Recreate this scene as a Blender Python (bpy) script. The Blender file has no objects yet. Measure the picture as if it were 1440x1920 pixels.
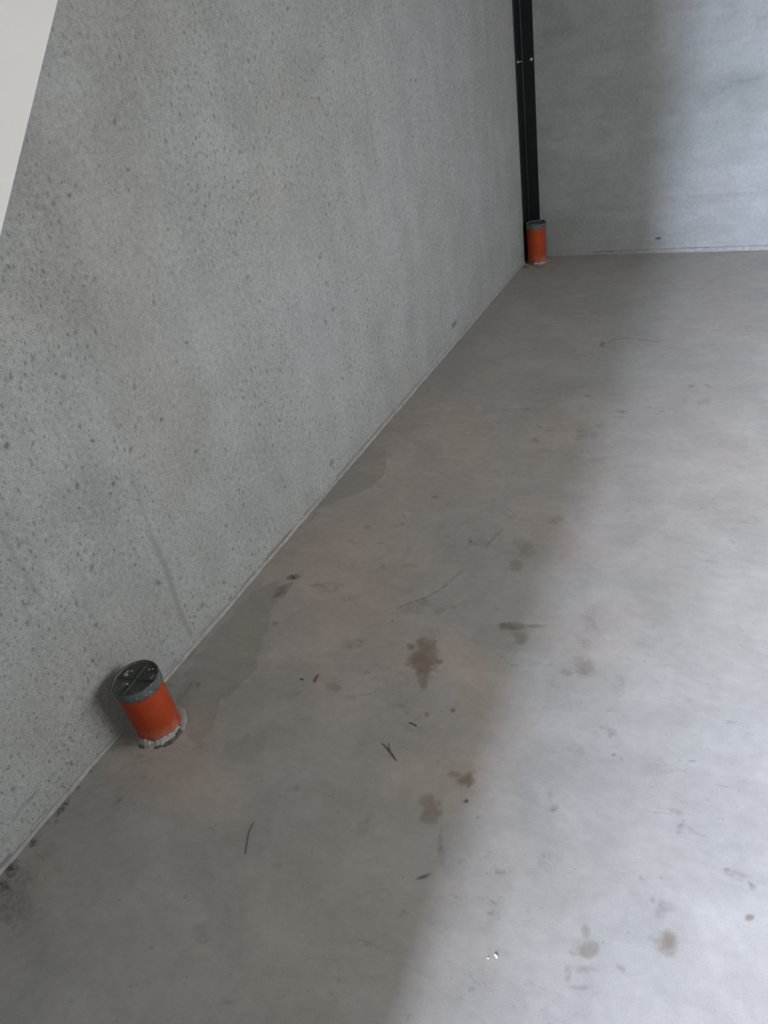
# Concrete garage corner: two capped orange drain pipes, black steel angle in the corner,
# white diagonal board on the wall, daylight from the open door behind the viewer.
import bpy, bmesh, math, random
import numpy as np
from mathutils import Matrix, Vector

scene = bpy.context.scene
COL = scene.collection

# ------------------------------------------------------------------ camera
cam_data = bpy.data.cameras.new('camera')
cam_data.sensor_fit = 'VERTICAL'
cam_data.sensor_height = 36.0
cam_data.lens = 25.4030
cam_data.clip_start = 0.02
cam = bpy.data.objects.new('camera', cam_data)
COL.objects.link(cam)
cam.matrix_world = Matrix(((0.892924, -0.125546, 0.432348, 1.341737), (0.420951, 0.573362, -0.702892, -4.484702), (-0.159646, 0.809626, 0.564817, 1.406177), (0.000000, 0.000000, 0.000000, 1.000000)))
scene.camera = cam

# ------------------------------------------------------------------ world, daylight, exposure
ROOM_X, ROOM_Y, ROOM_Z = 3.3, -5.30, 2.80          # right wall, door wall, ceiling
DOOR_X0, DOOR_X1, DOOR_Z = 0.985, 1.72, 2.75       # opening of the door
WIN_Y0, WIN_Y1, WIN_Z0, WIN_Z1 = -3.70, -1.40, 0.55, 2.25   # window in the right wall

world = bpy.data.worlds.new('overcast_sky')
scene.world = world
world.use_nodes = True
bg = world.node_tree.nodes['Background']
bg.inputs['Color'].default_value = (0.97, 0.985, 1.0, 1)
bg.inputs['Strength'].default_value = 7.1

def area_light(name, loc, target, sx, sy, power, color):
    l = bpy.data.lights.new(name, 'AREA')
    l.shape = 'RECTANGLE'; l.size = sx; l.size_y = sy
    l.energy = power; l.color = color
    o = bpy.data.objects.new(name, l); COL.objects.link(o)
    o.location = loc
    o.rotation_euler = (Vector(target) - Vector(loc)).to_track_quat('-Z', 'Y').to_euler()
    return o

# added upright area lamp outside the door, standing in for a strip of sky
area_light('sky_standin_strip', (1.215, -12.3, 3.8), (1.215, 0.0, 3.8), 0.39, 5.8, 1500, (0.69, 0.77, 1.0))
# wider lamp added for the slow gradient, hidden from most floor by the jamb
area_light('sky_standin_wide', (0.15, -12.3, 3.8), (0.15, 0.0, 3.8), 1.7, 5.8, 3050, (0.69, 0.77, 1.0))

scene.view_settings.view_transform = 'Standard'
scene.view_settings.look = 'None'
scene.view_settings.gamma = 1.0
scene.view_settings.use_curve_mapping = False
scene.view_settings.exposure = 0.0

# ------------------------------------------------------------------ marks surveyed on the surfaces (metres)
# ellipses: (u, v, semi axis a, semi axis b, angle, strength); lines: (points, half width, strength)
FLOOR_TONE = [
    (0.276, -2.999, 0.5573, 0.3888, 2.15, 1.0),
    (0.264, -2.344, 0.6036, 0.3054, 2.04, 0.9),
    (0.758, -3.323, 0.2011, 0.1509, 2.01, 0.85),
    (0.773, -3.575, 0.1385, 0.1167, -3.0, 0.7),
    (0.79, -2.736, 0.2467, 0.1472, 1.87, 0.7),
    (0.196, -3.799, 0.174, 0.0891, -2.96, 0.7),
    (0.252, -1.292, 0.5319, 0.3022, 2.0, 0.6),
    (0.333, -3.431, 0.1949, 0.1462, 3.02, 0.5),
    (1.1, -3.085, 0.1569, 0.1186, 1.64, 0.5),
    (0.706, -2.068, 0.2902, 0.1585, 1.86, 0.5),
    (0.112, -4.141, 0.0936, 0.0574, 2.91, 0.3),
]
FLOOR_BROWN = [
    (0.664, -3.304, 0.0577, 0.0355, 2.02, 0.75),
    (0.66, -3.339, 0.0601, 0.0365, 2.03, 0.8),
    (0.688, -3.4, 0.03, 0.0164, 2.01, 0.5),
    (0.609, -3.294, 0.0144, 0.0126, 2.52, 0.6),
    (0.853, -3.143, 0.0369, 0.0182, -2.87, 0.6),
    (0.822, -3.152, 0.0171, 0.0122, -2.9, 0.65),
    (0.9, -3.13, 0.0393, 0.0101, -2.87, 0.45),
    (0.882, -3.178, 0.0273, 0.0222, 1.87, 0.5),
    (0.867, -3.216, 0.0305, 0.0275, 1.92, 0.22),
    (0.791, -2.818, 0.0519, 0.0272, 1.87, 0.35),
    (0.783, -2.898, 0.037, 0.025, 1.9, 0.4),
    (0.755, -2.794, 0.0295, 0.0264, 3.14, 0.3),
    (0.838, -2.651, 0.0291, 0.0208, -2.17, 0.4),
    (0.878, -2.849, 0.0619, 0.0386, 1.83, 0.15),
    (1.055, -3.237, 0.0424, 0.0355, 1.62, 0.45),
    (1.02, -3.26, 0.0175, 0.0153, 1.62, 0.4),
    (1.036, -3.062, 0.0648, 0.0246, 1.77, 0.25),
    (1.046, -3.154, 0.0265, 0.0223, 1.62, 0.25),
    (0.894, -2.819, 0.0748, 0.0187, 1.72, 0.12),
    (0.89, -3.623, 0.0259, 0.0201, -2.84, 0.7),
    (0.86, -3.623, 0.019, 0.0108, -2.83, 0.5),
    (0.841, -3.723, 0.045, 0.0309, 2.0, 0.5),
    (0.859, -3.73, 0.027, 0.0159, 1.97, 0.35),
    (0.89, -3.782, 0.0391, 0.0066, 1.95, 0.4),
    (0.848, -3.666, 0.0235, 0.0183, -2.87, 0.2),
    (1.196, -3.85, 0.0149, 0.0092, 1.7, 0.5),
    (1.211, -3.875, 0.0206, 0.0156, -2.55, 0.55),
    (1.186, -3.892, 0.0111, 0.007, -2.68, 0.35),
    (1.331, -3.814, 0.0261, 0.0188, -2.49, 0.6),
    (1.338, -3.828, 0.0185, 0.0133, -2.47, 0.4),
    (1.456, -3.725, 0.01, 0.0056, -2.31, 0.9),
    (0.475, -3.484, 0.0272, 0.0219, 2.97, 0.45),
    (0.53, -3.502, 0.0254, 0.0136, -2.91, 0.3),
    (0.615, -3.419, 0.0603, 0.0527, 2.63, 0.2),
    (0.655, -3.482, 0.0352, 0.0199, -2.89, 0.25),
    (0.538, -3.412, 0.0145, 0.0073, -2.9, 0.4),
    (0.765, -3.506, 0.0251, 0.0154, 2.0, 0.25),
    (0.738, -3.491, 0.0097, 0.0078, 2.11, 0.6),
    (0.791, -3.456, 0.0082, 0.0077, 2.4, 0.75),
    (0.689, -3.5, 0.008, 0.0064, -3.02, 0.5),
    (0.971, -3.382, 0.0704, 0.0385, 2.04, 0.16),
    (0.766, -3.593, 0.0267, 0.0244, 2.43, 0.18),
    (0.737, -3.633, 0.0201, 0.0168, -3.05, 0.15),
    (0.66, -3.145, 0.0788, 0.0296, 1.6, 0.12),
    (0.696, -1.963, 0.0396, 0.0264, 1.89, 0.25),
    (0.729, -4.043, 0.0192, 0.0149, -3.04, 0.15),
    (0.844, -4.009, 0.015, 0.01, 2.09, 0.15),
    (0.73, -3.707, 0.0802, 0.0359, 2.03, 0.12),
    (0.136, -3.23, 0.036, 0.0229, -3.11, 0.15),
    (0.908, -3.902, 0.0606, 0.0413, 1.99, 0.12),
    (0.351, -3.731, 0.0438, 0.0314, 3.08, 0.12),
]
FLOOR_DARK = [
    (0.126, -3.126, 0.0217, 0.0164, -2.55, 0.95),
    (0.125, -3.183, 0.0431, 0.0193, -1.78, 0.6),
    (0.452, -3.323, 0.0325, 0.0187, -2.66, 0.3),
    (0.55, -3.157, 0.0377, 0.0262, -3.01, 0.3),
    (0.577, -3.122, 0.0222, 0.0176, -3.12, 0.35),
    (0.406, -2.613, 0.013, 0.01, -2.58, 0.8),
    (0.611, -2.82, 0.0215, 0.0068, 1.84, 0.7),
    (0.64, -2.811, 0.0274, 0.0199, 2.02, 0.25),
    (0.71, -1.302, 0.0323, 0.013, -1.43, 0.7),
    (0.749, -1.806, 0.0169, 0.0139, 3.06, 0.5),
    (0.906, -1.92, 0.0215, 0.0107, -3.02, 0.6),
    (1.126, -1.677, 0.014, 0.0136, 1.74, 0.45),
    (1.194, -1.67, 0.0278, 0.0087, 2.39, 0.45),
    (1.188, -1.801, 0.0335, 0.0201, -2.08, 0.3),
    (0.81, -2.101, 0.0485, 0.0452, 2.3, 0.25),
    (0.998, -1.873, 0.0116, 0.0086, -3.04, 0.5),
    (1.049, -1.901, 0.0124, 0.0077, 2.7, 0.4),
    (1.086, -3.629, 0.0111, 0.0096, 1.55, 0.55),
    (1.07, -3.603, 0.0152, 0.0077, 1.8, 0.2),
    (1.325, -3.59, 0.0157, 0.0047, 1.41, 0.6),
    (1.311, -3.557, 0.0135, 0.0075, 3.07, 0.35),
    (1.319, -3.763, 0.0193, 0.0145, -2.44, 0.35),
    (1.297, -3.753, 0.008, 0.0054, 1.54, 0.3),
    (1.416, -3.65, 0.0077, 0.0049, -2.58, 0.5),
    (1.434, -3.655, 0.0245, 0.0095, -2.99, 0.3),
    (1.457, -3.664, 0.0087, 0.0062, 2.02, 0.5),
    (1.185, -3.928, 0.0136, 0.0054, 1.78, 0.35),
    (1.209, -3.913, 0.0217, 0.0068, -2.75, 0.3),
    (1.211, -3.941, 0.0213, 0.0041, -2.76, 0.35),
    (1.268, -3.89, 0.011, 0.0057, 2.43, 0.35),
    (1.275, -3.721, 0.0112, 0.0052, 2.22, 0.35),
    (1.096, -3.754, 0.0173, 0.0142, 1.65, 0.25),
    (1.109, -3.74, 0.0165, 0.0107, -2.72, 0.25),
    (1.083, -3.782, 0.0204, 0.0146, -2.7, 0.15),
    (1.034, -3.878, 0.0119, 0.0048, -2.77, 0.35),
    (1.045, -3.884, 0.003, 0.0028, -2.25, 0.5),
    (1.092, -3.848, 0.0098, 0.0049, 1.82, 0.2),
    (1.257, -3.471, 0.0314, 0.0245, 2.84, 0.18),
    (1.137, -3.401, 0.0118, 0.0088, -2.68, 0.35),
    (1.156, -3.41, 0.0166, 0.0141, -2.45, 0.3),
    (1.147, -3.267, 0.0334, 0.0242, 1.63, 0.18),
    (1.101, -3.481, 0.0256, 0.0165, 2.73, 0.2),
    (1.175, -3.466, 0.0046, 0.004, -2.37, 0.5),
    (1.191, -3.471, 0.0042, 0.0032, 1.51, 0.5),
    (0.884, -3.859, 0.0168, 0.0043, -2.4, 0.8),
    (0.908, -3.677, 0.0046, 0.0038, -2.83, 0.6),
    (0.904, -3.807, 0.0223, 0.0054, 1.95, 0.35),
    (0.531, -3.773, 0.0044, 0.0035, 2.58, 0.7),
    (0.439, -4.069, 0.0039, 0.0029, 2.91, 0.7),
    (0.31, -4.126, 0.0039, 0.0025, 3.13, 0.7),
    (0.436, -4.174, 0.0048, 0.0034, -2.49, 0.7),
    (0.014, -4.017, 0.0145, 0.0126, 2.49, 0.9),
    (0.015, -3.997, 0.0098, 0.006, 3.0, 0.9),
    (0.032, -4.037, 0.0078, 0.0047, 3.06, 0.8),
    (0.012, -3.952, 0.0092, 0.0056, 2.79, 0.8),
    (0.006, -3.906, 0.0065, 0.004, 3.05, 0.8),
    (0.009, -3.987, 0.009, 0.0076, 2.74, 0.5),
    (0.016, -4.098, 0.0153, 0.0111, 2.89, 1.0),
    (0.001, -3.952, 0.0093, 0.0078, 2.69, 0.55),
    (0.019, -4.165, 0.0184, 0.015, -0.48, 1.0),
    (0.033, -4.195, 0.024, 0.0138, 3.06, 0.9),
    (0.014, -4.145, 0.0118, 0.0066, -3.13, 0.5),
    (0.014, -4.05, 0.0088, 0.0072, 2.68, 0.5),
    (0.087, -4.223, 0.0834, 0.036, 2.93, 0.4),
    (0.064, -4.159, 0.032, 0.0285, 2.78, 0.35),
    (0.066, -4.106, 0.024, 0.0195, -1.6, 0.2),
    (0.52, -4.115, 0.0252, 0.0189, 2.82, 0.25),
    (0.448, -4.238, 0.0086, 0.0067, -2.31, 0.3),
    (0.023, -3.824, 0.041, 0.015, -2.99, 0.3),
    (0.045, -3.808, 0.0227, 0.0059, -3.03, 0.5),
    (0.108, -3.828, 0.0162, 0.0066, -2.68, 0.3),
    (0.086, -3.605, 0.0292, 0.0071, 1.79, 0.35),
    (0.102, -3.586, 0.0106, 0.0066, 2.1, 0.5),
    (0.088, -3.643, 0.0197, 0.0085, 2.34, 0.35),
    (0.183, -3.319, 0.0123, 0.0119, -2.5, 0.45),
    (0.009, -3.496, 0.0229, 0.0104, -1.51, 0.3),
    (-0.001, -2.874, 0.0222, 0.0099, -1.44, 0.5),
    (0.024, -2.804, 0.0195, 0.0078, -1.54, 0.4),
    (0.025, -2.836, 0.0292, 0.0077, -1.56, 0.35),
    (0.27, -3.132, 0.0502, 0.0249, -2.81, 0.25),
    (0.342, -3.162, 0.0326, 0.0191, -2.83, 0.25),
    (0.251, -2.832, 0.0168, 0.0132, 2.66, 0.35),
    (0.388, -3.003, 0.0105, 0.0075, -3.12, 0.35),
    (0.472, -2.977, 0.0304, 0.0152, -2.95, 0.2),
    (0.542, -1.948, 0.0155, 0.0131, 2.84, 0.4),
    (0.462, -1.963, 0.0132, 0.009, 3.13, 0.4),
    (0.672, -2.094, 0.0331, 0.0237, 1.94, 0.2),
    (0.063, -1.838, 0.0117, 0.0087, 2.47, 0.6),
    (0.001, -2.093, 0.0126, 0.0088, 2.94, 0.5),
    (0.85, -2.038, 0.0204, 0.0154, 1.85, 0.25),
    (0.888, -2.271, 0.0361, 0.0284, -3.01, 0.15),
    (0.626, -2.08, 0.021, 0.014, 1.93, 0.4),
    (0.642, -2.188, 0.0237, 0.0156, 1.93, 0.4),
    (1.074, -2.71, 0.0303, 0.0206, -2.86, 0.12),
    (0.653, -2.824, 0.014, 0.0127, 2.58, 0.3),
    (0.667, -3.121, 0.0067, 0.0059, 2.32, 0.4),
    (0.634, -3.141, 0.0217, 0.0128, -2.29, 0.3),
    (0.518, -3.218, 0.0055, 0.0038, 2.15, 0.6),
    (0.436, -3.604, 0.0281, 0.013, -2.89, 0.1),
    (0.719, -3.806, 0.0186, 0.0147, 1.7, 0.2),
    (0.725, -3.791, 0.0238, 0.0097, 1.71, 0.2),
    (0.586, -3.942, 0.0141, 0.0089, -2.94, 0.15),
    (0.579, -3.745, 0.0252, 0.0082, -2.83, 0.12),
    (0.094, -0.198, 0.0508, 0.0351, 2.65, 0.5),
    (0.027, -0.194, 0.0417, 0.0187, 1.95, 0.8),
]
FLOOR_LIGHT = [
    (1.076, -3.227, 0.0141, 0.0101, 1.69, 0.2),
    (1.438, -3.77, 0.0475, 0.0097, 2.15, 0.5),
    (1.407, -3.749, 0.0249, 0.0079, 2.15, 0.6),
    (0.511, -2.254, 0.0517, 0.0118, -2.69, 0.5),
    (0.5, -2.121, 0.0434, 0.012, 3.1, 0.4),
    (1.181, -2.43, 0.0241, 0.0095, 1.68, 0.3),
    (0.887, -0.766, 0.0749, 0.0291, -2.87, 0.35),
    (0.46, -3.779, 0.0265, 0.0164, -2.98, 0.3),
    (0.338, -3.975, 0.0255, 0.0121, -2.9, 0.2),
    (0.437, -4.113, 0.0141, 0.008, -2.95, 0.25),
    (0.463, -4.137, 0.0069, 0.0039, -2.94, 0.4),
    (0.598, -4.234, 0.0125, 0.0086, -1.58, 0.4),
    (0.284, -3.465, 0.0356, 0.0166, -2.38, 0.25),
]
FLOOR_LINES = [
    ([(0.5115, -3.1656), (0.5393, -3.1325), (0.576, -3.0991), (0.6018, -3.0589), (0.6356, -2.956)], 0.0038, 0.5),
    ([(0.6678, -2.8318), (0.6752, -2.7857), (0.691, -2.7423)], 0.0054, 0.5),
    ([(0.7286, -1.2766), (0.7452, -1.2394), (0.7947, -1.2246), (0.8617, -1.2331), (0.9457, -1.2579)], 0.0057, 0.45),
    ([(0.388, -3.9318), (0.3966, -3.9234), (0.4146, -3.9276)], 0.0019, 0.3),
    ([(0.4976, -3.8022), (0.5234, -3.8017), (0.545, -3.8137)], 0.0019, 0.25),
    ([(0.4452, -3.8346), (0.5103, -3.8668), (0.5333, -3.898)], 0.0019, 0.12),
    ([(0.4311, -3.9983), (0.4683, -4.0137)], 0.0017, 0.15),
    ([(1.0358, -3.319), (1.0595, -3.3704), (1.0341, -3.3281)], 0.0021, 0.1),
    ([(1.2434, -3.4896), (1.2895, -3.514)], 0.0023, 0.12),
    ([(0.9955, -3.6157), (1.0239, -3.6326)], 0.0018, 0.2),
    ([(0.7437, -3.4709), (0.8013, -3.439)], 0.0029, 0.15),
    ([(0.0425, -3.9752), (0.0828, -3.8692), (0.1421, -3.8171)], 0.0037, 0.15),
    ([(0.1247, -3.9611), (0.1548, -3.8912)], 0.0028, 0.12),
]
FLOOR_RIDGES = [
    ([(0.0769, -2.6992), (0.0986, -2.6775), (0.1211, -2.6659), (0.1458, -2.6192), (0.1705, -2.5428), (0.1404, -2.436), (0.0815, -2.3347)], 0.004, 1.0),
    ([(0.2264, -3.6747), (0.2086, -3.6412), (0.2023, -3.6158), (0.215, -3.5969), (0.2181, -3.5639), (0.2307, -3.4915), (0.2363, -3.4594)], 0.0024, 0.8),
]
FLOOR_PATCHES = [
    ([(0.009, -2.784), (0.002, -2.327), (0.11, -2.33), (0.14, -2.436), (0.17, -2.543), (0.146, -2.619), (0.121, -2.666), (0.077, -2.699), (0.039, -2.751)], 0.9),
    ([(0.035, -3.565), (0.028, -3.363), (0.032, -3.225), (0.087, -3.154), (0.141, -3.191), (0.163, -3.318), (0.194, -3.409), (0.231, -3.491), (0.218, -3.564), (0.215, -3.597), (0.202, -3.616), (0.226, -3.675), (0.243, -3.751), (0.164, -3.726), (0.085, -3.662)], 0.85),
    ([(0.302, -3.718), (0.334, -3.671), (0.385, -3.662), (0.396, -3.716), (0.385, -3.757), (0.343, -3.765), (0.301, -3.751)], 0.7),
    ([(0.002, -2.327), (0.001, -1.834), (0.017, -1.402), (0.04, -1.03), (0.106, -0.725), (0.161, -0.954), (0.17, -1.598), (0.191, -1.863), (0.183, -2.148), (0.11, -2.33)], 0.35),
    ([(0.028, -3.888), (0.042, -3.975), (0.035, -4.118), (0.054, -4.223), (0.155, -4.308), (0.151, -4.221), (0.163, -4.045), (0.175, -3.914), (0.177, -3.837)], 0.35),
]
WALL_PITS = [
    (-3.285, 0.641, 0.0076, 0.0068, 2.56, 1),
    (-3.501, 0.705, 0.0077, 0.0049, 2.6, 1),
    (-3.694, 0.805, 0.0088, 0.006, 0.73, 1),
    (-3.64, 0.778, 0.0069, 0.0038, 0.52, 0.9),
    (-3.517, 0.751, 0.0059, 0.0048, 2.62, 0.9),
    (-3.498, 0.582, 0.0078, 0.0065, 1.28, 0.9),
    (-3.588, 0.637, 0.0098, 0.0059, 1.11, 0.9),
    (-3.612, 0.639, 0.0058, 0.0048, 2.38, 0.8),
    (-3.412, 0.627, 0.0094, 0.005, 0.56, 0.8),
    (-3.21, 0.5, 0.0069, 0.0056, 2.92, 0.9),
    (-3.649, 0.442, 0.0124, 0.0066, 0.68, 0.8),
    (-3.496, 0.264, 0.0103, 0.007, 2.23, 0.9),
    (-3.707, 0.31, 0.0087, 0.0062, 2.07, 0.8),
    (-3.709, 0.34, 0.0057, 0.0044, 1.58, 0.8),
    (-3.665, 0.739, 0.0052, 0.0034, 2.55, 0.9),
    (-3.593, 0.69, 0.0043, 0.0036, 2.47, 0.9),
    (-3.502, 0.866, 0.0084, 0.0068, 2.82, 0.7),
    (-3.616, 0.924, 0.0084, 0.0036, 1.24, 1),
    (-3.329, 0.757, 0.0103, 0.0052, 1.07, 0.6),
    (-3.418, 0.697, 0.0083, 0.0038, 2.63, 0.6),
    (-3.372, 0.669, 0.0065, 0.0052, 1.12, 0.7),
    (-3.844, 0.447, 0.0082, 0.0046, 2.27, 0.6),
    (-3.776, 0.61, 0.0108, 0.0036, 1.35, 0.7),
    (-3.644, 0.49, 0.0063, 0.0037, 2.38, 0.7),
    (-3.75, 0.489, 0.0057, 0.0036, 2.32, 0.6),
    (-3.821, 0.484, 0.0067, 0.0042, 0.56, 0.7),
    (-3.424, 0.221, 0.0088, 0.0044, 2.36, 0.7),
    (-3.392, 0.089, 0.0145, 0.0092, 0.13, 0.6),
    (-3.282, 0.085, 0.0131, 0.0079, 2.28, 0.6),
    (-3.428, 0.079, 0.0097, 0.006, 2.2, 0.6),
    (-3.2, 0.235, 0.0076, 0.0047, 2.39, 0.7),
    (-3.194, 0.433, 0.0125, 0.0066, 0.51, 0.3),
    (-2.886, 1.06, 0.0065, 0.0032, 2.95, 1),
    (-3.311, 1.217, 0.0036, 0.0024, -3.1, 1),
    (-3.303, 1.191, 0.0059, 0.005, -3.08, 0.9),
    (-3.279, 1.203, 0.0048, 0.0037, -2.72, 0.8),
    (-2.957, 1.047, 0.0051, 0.0041, 1.65, 0.9),
    (-3.048, 1.047, 0.0048, 0.003, 3.0, 1),
    (-2.767, 0.759, 0.0067, 0.0038, 2.82, 1),
    (-2.795, 0.838, 0.0051, 0.0043, 3.11, 0.9),
    (-2.844, 0.788, 0.005, 0.0029, 2.83, 0.9),
    (-2.916, 0.888, 0.0041, 0.0025, 2.89, 1),
    (-3.111, 0.776, 0.0082, 0.0041, 2.75, 1),
    (-3.176, 0.908, 0.0075, 0.0046, 1.34, 0.8),
    (-3.326, 1.017, 0.0049, 0.0042, 0.42, 0.8),
    (-3.461, 1.026, 0.0045, 0.0038, 0.62, 0.6),
    (-3.106, 1.297, 0.0095, 0.0043, 0.85, 0.8),
    (-3.114, 1.199, 0.0086, 0.0043, -3.1, 0.7),
    (-3.442, 1.188, 0.0051, 0.0037, -3.06, 0.8),
    (-3.358, 1.151, 0.0055, 0.0038, 0.81, 0.7),
    (-3.352, 1.187, 0.006, 0.0046, -2.78, 0.8),
    (-3.336, 1.195, 0.0111, 0.006, 3.01, 0.3),
    (-3.223, 1.278, 0.0054, 0.0033, 2.9, 0.6),
    (-3.196, 1.226, 0.0032, 0.002, -3.13, 0.9),
    (-3.339, 1.152, 0.0029, 0.002, 3.14, 0.9),
    (-3.297, 1.079, 0.006, 0.0033, 2.93, 0.6),
    (-3.177, 1.029, 0.0052, 0.0035, 3.0, 0.6),
    (-3.17, 1.033, 0.0186, 0.0154, -2.79, 0.2),
    (-3.014, 1.101, 0.0058, 0.0036, 3.03, 0.7),
    (-2.989, 1.059, 0.0077, 0.0039, 1.03, 0.5),
    (-2.468, 1.014, 0.0066, 0.0054, 0.52, 0.9),
    (-2.206, 1.206, 0.01, 0.0044, 3.06, 0.9),
    (-1.633, 1.236, 0.0094, 0.005, 3.13, 0.8),
    (-1.484, 1.161, 0.0104, 0.0071, -3.08, 0.7),
    (-1.438, 1.153, 0.0107, 0.0071, 2.86, 0.8),
    (-1.881, 0.952, 0.0087, 0.0053, 3.02, 0.9),
    (-2.185, 0.916, 0.0074, 0.005, 3.03, 0.8),
    (-2.128, 0.936, 0.0076, 0.0034, 2.95, 0.8),
    (-1.947, 0.707, 0.0067, 0.0029, 2.87, 0.8),
    (-2.5, 1.014, 0.0077, 0.0056, 0.91, 0.6),
    (-2.442, 1.057, 0.0061, 0.0058, 2.42, 0.7),
    (-2.389, 0.766, 0.0103, 0.0083, 3.02, 0.8),
    (-2.394, 0.823, 0.0067, 0.0033, 2.89, 0.7),
    (-2.301, 0.796, 0.0072, 0.0051, 2.96, 0.7),
    (-3.211, 1.443, 0.0029, 0.0017, -2.98, 0.9),
    (-3.179, 1.435, 0.0075, 0.0044, -2.99, 0.6),
    (-3.241, 1.405, 0.0043, 0.0035, -2.87, 0.8),
    (-3.19, 1.477, 0.0048, 0.0031, -2.71, 0.7),
    (-3.154, 1.453, 0.005, 0.0032, -2.73, 0.6),
    (-2.285, 1.451, 0.0075, 0.0063, -3.01, 0.9),
    (-2.383, 0.677, 0.0092, 0.0067, 1.77, 0.8),
    (-2.272, 0.638, 0.0076, 0.0036, 2.82, 0.9),
    (-2.374, 0.58, 0.0116, 0.0085, 3.12, 0.8),
    (-2.437, 0.56, 0.0138, 0.0064, 1.76, 0.8),
    (-2.408, 0.331, 0.0098, 0.0048, 2.67, 0.9),
    (-2.494, 0.295, 0.0076, 0.0057, 2.57, 0.8),
    (-2.596, 0.083, 0.0203, 0.0135, 0.17, 0.8),
    (-2.591, 0.057, 0.008, 0.0058, 2.38, 0.8),
    (-1.315, 0.093, 0.0415, 0.0157, 3.1, 0.9),
    (-1.113, 0.039, 0.0118, 0.004, 2.75, 0.7),
    (-4.06, 0.142, 0.0081, 0.0051, 1.76, 0.9),
    (-3.918, 0.097, 0.0056, 0.0044, 1.61, 0.8),
    (-3.921, 0.123, 0.0049, 0.0025, 1.57, 0.7),
    (-3.892, 0.008, 0.0049, 0.003, 1.88, 0.7),
    (-3.892, 0.154, 0.0077, 0.0047, 1.05, 0.5),
    (-2.887, 0.169, 0.0065, 0.0052, 2.24, 0.8),
    (-3.2, 0.235, 0.0076, 0.0047, 2.39, 0.7),
    (-3.027, 0.084, 0.0061, 0.0035, 2.4, 0.7),
]
WALL_LINES = [
    ([(-3.7923, 0.6603), (-3.797, 0.5858), (-3.7951, 0.5246), (-3.7902, 0.4657)], 0.0062, 0.3),
    ([(-3.7356, 0.6676), (-3.748, 0.6202), (-3.762, 0.5427), (-3.7735, 0.4099), (-3.7936, 0.3443), (-3.8025, 0.1702)], 0.0054, 0.12),
    ([(-3.4376, 0.5863), (-3.4419, 0.5337), (-3.4483, 0.4641), (-3.4582, 0.3855)], 0.0064, 0.22),
    ([(-3.4582, 0.3855), (-3.4539, 0.3103), (-3.4573, 0.2475), (-3.4658, 0.1772), (-3.4698, 0.0997), (-3.4663, 0.0438)], 0.0089, 0.4),
    ([(-1.8813, 1.2303), (-1.8792, 1.106), (-1.8812, 0.9752), (-1.8853, 0.8563), (-1.8797, 0.7446)], 0.002, 0.3),
    ([(-1.8919, 1.3563), (-1.8813, 1.2303)], 0.0038, 0.15),
    ([(-2.205, 1.2072), (-2.1983, 1.1821)], 0.0033, 0.4),
    ([(-3.8336, 0.4572), (-3.8651, 0.3474), (-3.8812, 0.2766)], 0.0066, 0.1),
    ([(-4.0827, 0.0804), (-4.0618, 0.0844), (-4.0418, 0.0839)], 0.0059, 0.35),
    ([(-4.0454, 0.083), (-4.0268, 0.085)], 0.0027, 0.9),
    ([(-4.0899, 0.081), (-4.0757, 0.0844)], 0.0039, 0.4),
    ([(-4.1702, 0.0146), (-4.1557, 0.0145), (-4.141, 0.0145)], 0.0032, 0.95),
    ([(-4.0586, 0.0205), (-4.0433, 0.0187), (-4.0296, 0.0196)], 0.0027, 0.8),
    ([(-4.1255, 0.0145), (-4.1024, 0.0145)], 0.002, 0.6),
    ([(-4.075, 0.0199), (-4.0562, 0.019)], 0.0021, 0.5),
    ([(-3.0853, 0.0145), (-3.009, 0.015), (-2.9253, 0.0145)], 0.0036, 0.85),
    ([(-3.2234, 0.0145), (-3.1435, 0.0145)], 0.0033, 0.7),
    ([(-3.2861, 0.0195), (-3.2751, 0.0186)], 0.0042, 0.95),
    ([(-2.8317, 0.0145), (-2.8046, 0.0153)], 0.0039, 0.8),
    ([(-2.7944, 0.0145), (-2.7148, 0.0161)], 0.0034, 0.45),
    ([(-2.5851, 0.0145), (-2.5142, 0.0145), (-2.4497, 0.0169)], 0.0043, 0.8),
    ([(-2.4497, 0.0169), (-2.2686, 0.0152), (-2.0578, 0.0169)], 0.004, 0.7),
    ([(-2.0298, 0.0174), (-1.6988, 0.0187)], 0.0048, 0.45),
    ([(-1.1984, 0.0194), (-1.1031, 0.0147)], 0.0057, 0.5),
    ([(-3.4425, 0.0207), (-3.4109, 0.0164)], 0.003, 0.6),
    ([(-3.4256, 0.0145), (-3.3574, 0.0162), (-3.3177, 0.0145)], 0.0026, 0.4),
    ([(-3.5705, 0.0206), (-3.5479, 0.0184)], 0.0028, 0.5),
    ([(-1.4166, 0.0476), (-1.6927, 0.0371)], 0.0077, 0.2),
    ([(-3.3648, 0.0554), (-3.3896, 0.0948)], 0.0029, 0.5),
]
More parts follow.
